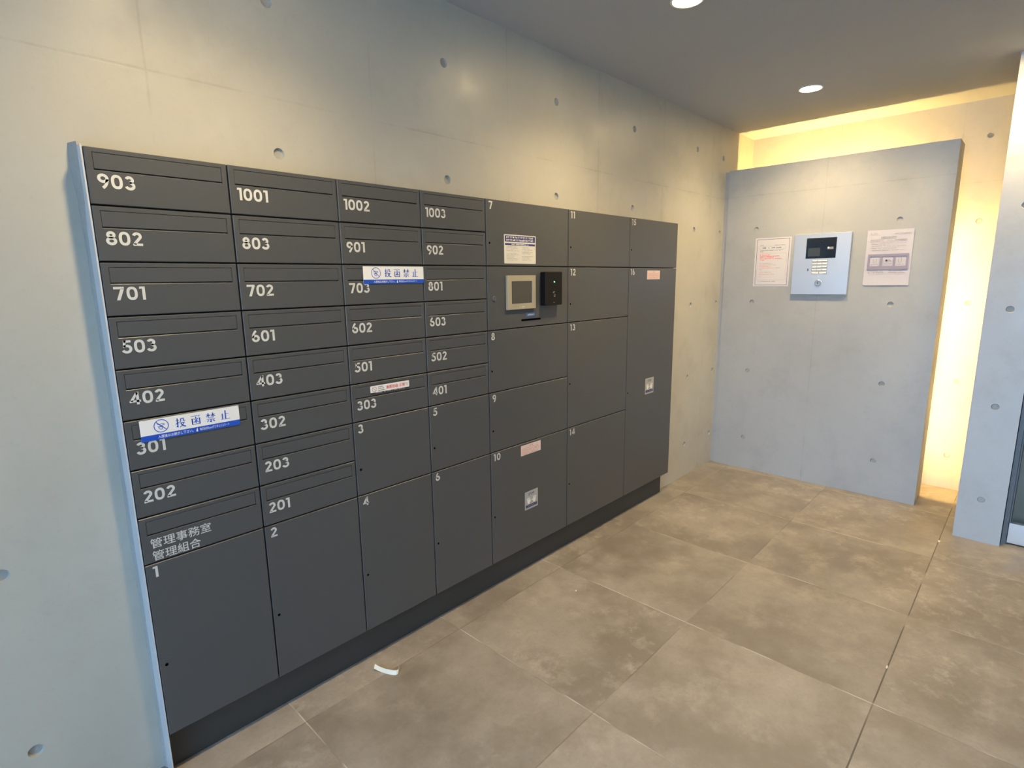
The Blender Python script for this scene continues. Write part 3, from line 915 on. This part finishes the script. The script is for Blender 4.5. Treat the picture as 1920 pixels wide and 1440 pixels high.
# ---------------------------------------------------------------- lamps
def downlight(x, y, lab):
    t = thing('downlight', lab, 'downlight', (x, y, CEIL), 0, 'ceiling downlights')
    bm = bmesh.new()
    prof = [(0.058, 0.0), (0.058, -0.0030), (0.055, -0.0045), (0.050, -0.0040), (0.047, -0.0005)]
    loft(bm, [[(r * math.cos(a), r * math.sin(a), z) for a in [2 * math.pi * i / 40 for i in range(40)]] for r, z in prof], False, False)
    obj('trim_ring', bm, 'trimwhite', t)
    bm = bmesh.new()
    loft(bm, [[(r * math.cos(a), r * math.sin(a), z) for a in [2 * math.pi * i / 40 for i in range(40)]] for r, z in [(0.0475, -0.0006), (0.0475, -0.0014), (0.044, -0.0020)]])
    obj('lens', bm, 'lamp', t)
    ld = bpy.data.lights.new('beam', 'SPOT')
    ld.energy, ld.color, ld.shadow_soft_size = DOWN_WATTS, DOWN_COLOR, 0.045
    ld.spot_size, ld.spot_blend = math.radians(140), 0.85
    lo = bpy.data.objects.new('beam', ld)
    COL.objects.link(lo)
    lo.parent = t
    lo.location = (0, 0, -0.012)
downlight(1.955, -0.528, 'round downlight cut by the top edge of the photo')
downlight(3.268, -0.550, 'round glowing downlight nearest the partition, whole in the photo')
downlight(0.520, -0.528, 'round downlight above the mailboxes, beyond the top of the photo')
downlight(3.250, -1.470, 'round downlight in front of the pier, at the right edge of the photo')

def light_strip(y0, y1, z0, z1, lab, mat='strip'):
    t = thing('light_strip', lab, 'light strip', (PBACK, (y0 + y1) / 2, z0), 0, 'strip lights behind the partition')
    obj('channel', bbox(0.0, 0.002, (y1 - y0) / 2, (y0 - y1) / 2, 0, z1 - z0), 'trimwhite', t)
    a, b = abs(y1 - y0) / 2 - 0.002, z1 - z0
    obj('diffuser', bbox(0.002, 0.012, -a, a, 0.001, b - 0.001), mat, t)
light_strip(-0.05, -0.82, 1.700, 1.712, 'warm level strip light hidden behind the partition top')
light_strip(PYR + 0.045, PYR + 0.033, 0.14, 1.60, 'warm upright strip light hidden behind the partition right edge', 'strip_upright')

# ---------------------------------------------------------------- litter on the floor
bm = bmesh.new()                      # a ribbon leaning on its long edge, both ends lifting off the tile
foot = [(0.8800, -0.0360, 0.0075), (0.8845, -0.0480, 0.0042), (0.8895, -0.0600, 0.0018), (0.8960, -0.0755, 0.0009), (0.9030, -0.0890, 0.0008),
        (0.9090, -0.0980, 0.0008), (0.9140, -0.1030, 0.0010), (0.9200, -0.1040, 0.0014), (0.9265, -0.1000, 0.0030), (0.9310, -0.0930, 0.0060)]
foot = [(0.9045 + (x - 0.9045) * 1.10, -0.078 + (y + 0.076) * 1.12, z) for x, y, z in foot]
row0 = [bm.verts.new(p) for p in foot]
row1 = []
for i, p in enumerate(foot):
    e = i / (len(foot) - 1)
    lean = 0.0115 * (1 - e) + 0.004 * e
    row1.append(bm.verts.new((p[0] + lean * 0.75, p[1] + lean * 0.62, p[2] + 0.0085 + 0.0060 * e)))
for i in range(len(foot) - 1):
    bm.faces.new((row0[i], row0[i + 1], row1[i + 1], row1[i]))
r = bmesh.ops.extrude_face_region(bm, geom=bm.faces[:])
bmesh.ops.translate(bm, verts=[v for v in r['geom'] if isinstance(v, bmesh.types.BMVert)], vec=(0, 0, -0.0006))
tag(obj('paper_strip', bm, 'scrap'), 'curled white paper strip lying on the floor by locker 4', 'paper')

def chip(x, y, sx, sy, lab):
    bm = bmesh.new()
    pts = []
    for i in range(9):
        a = 2 * math.pi * i / 9
        k = rnd.uniform(0.75, 1.1)
        pts.append((x + sx * k * math.cos(a), y + sy * k * math.sin(a)))
    loft(bm, [[(a, b, 0.0002) for a, b in pts], [(a, b, 0.0016) for a, b in pts],
              [(x + (a - x) * 0.5, y + (b - y) * 0.5, 0.0028) for a, b in pts]])
    tag(obj('paper_scrap', bm, 'scrap'), lab, 'scrap')
chip(1.729, -0.246, 0.0040, 0.0030, 'tiny white crumb on the open tile before locker 10')
chip(3.285, -1.304, 0.0150, 0.0045, 'white chip in the dark tile joint in front of the pier')
chip(2.058, -1.300, 0.0100, 0.0030, 'white chip in the dark tile joint at the lower right')
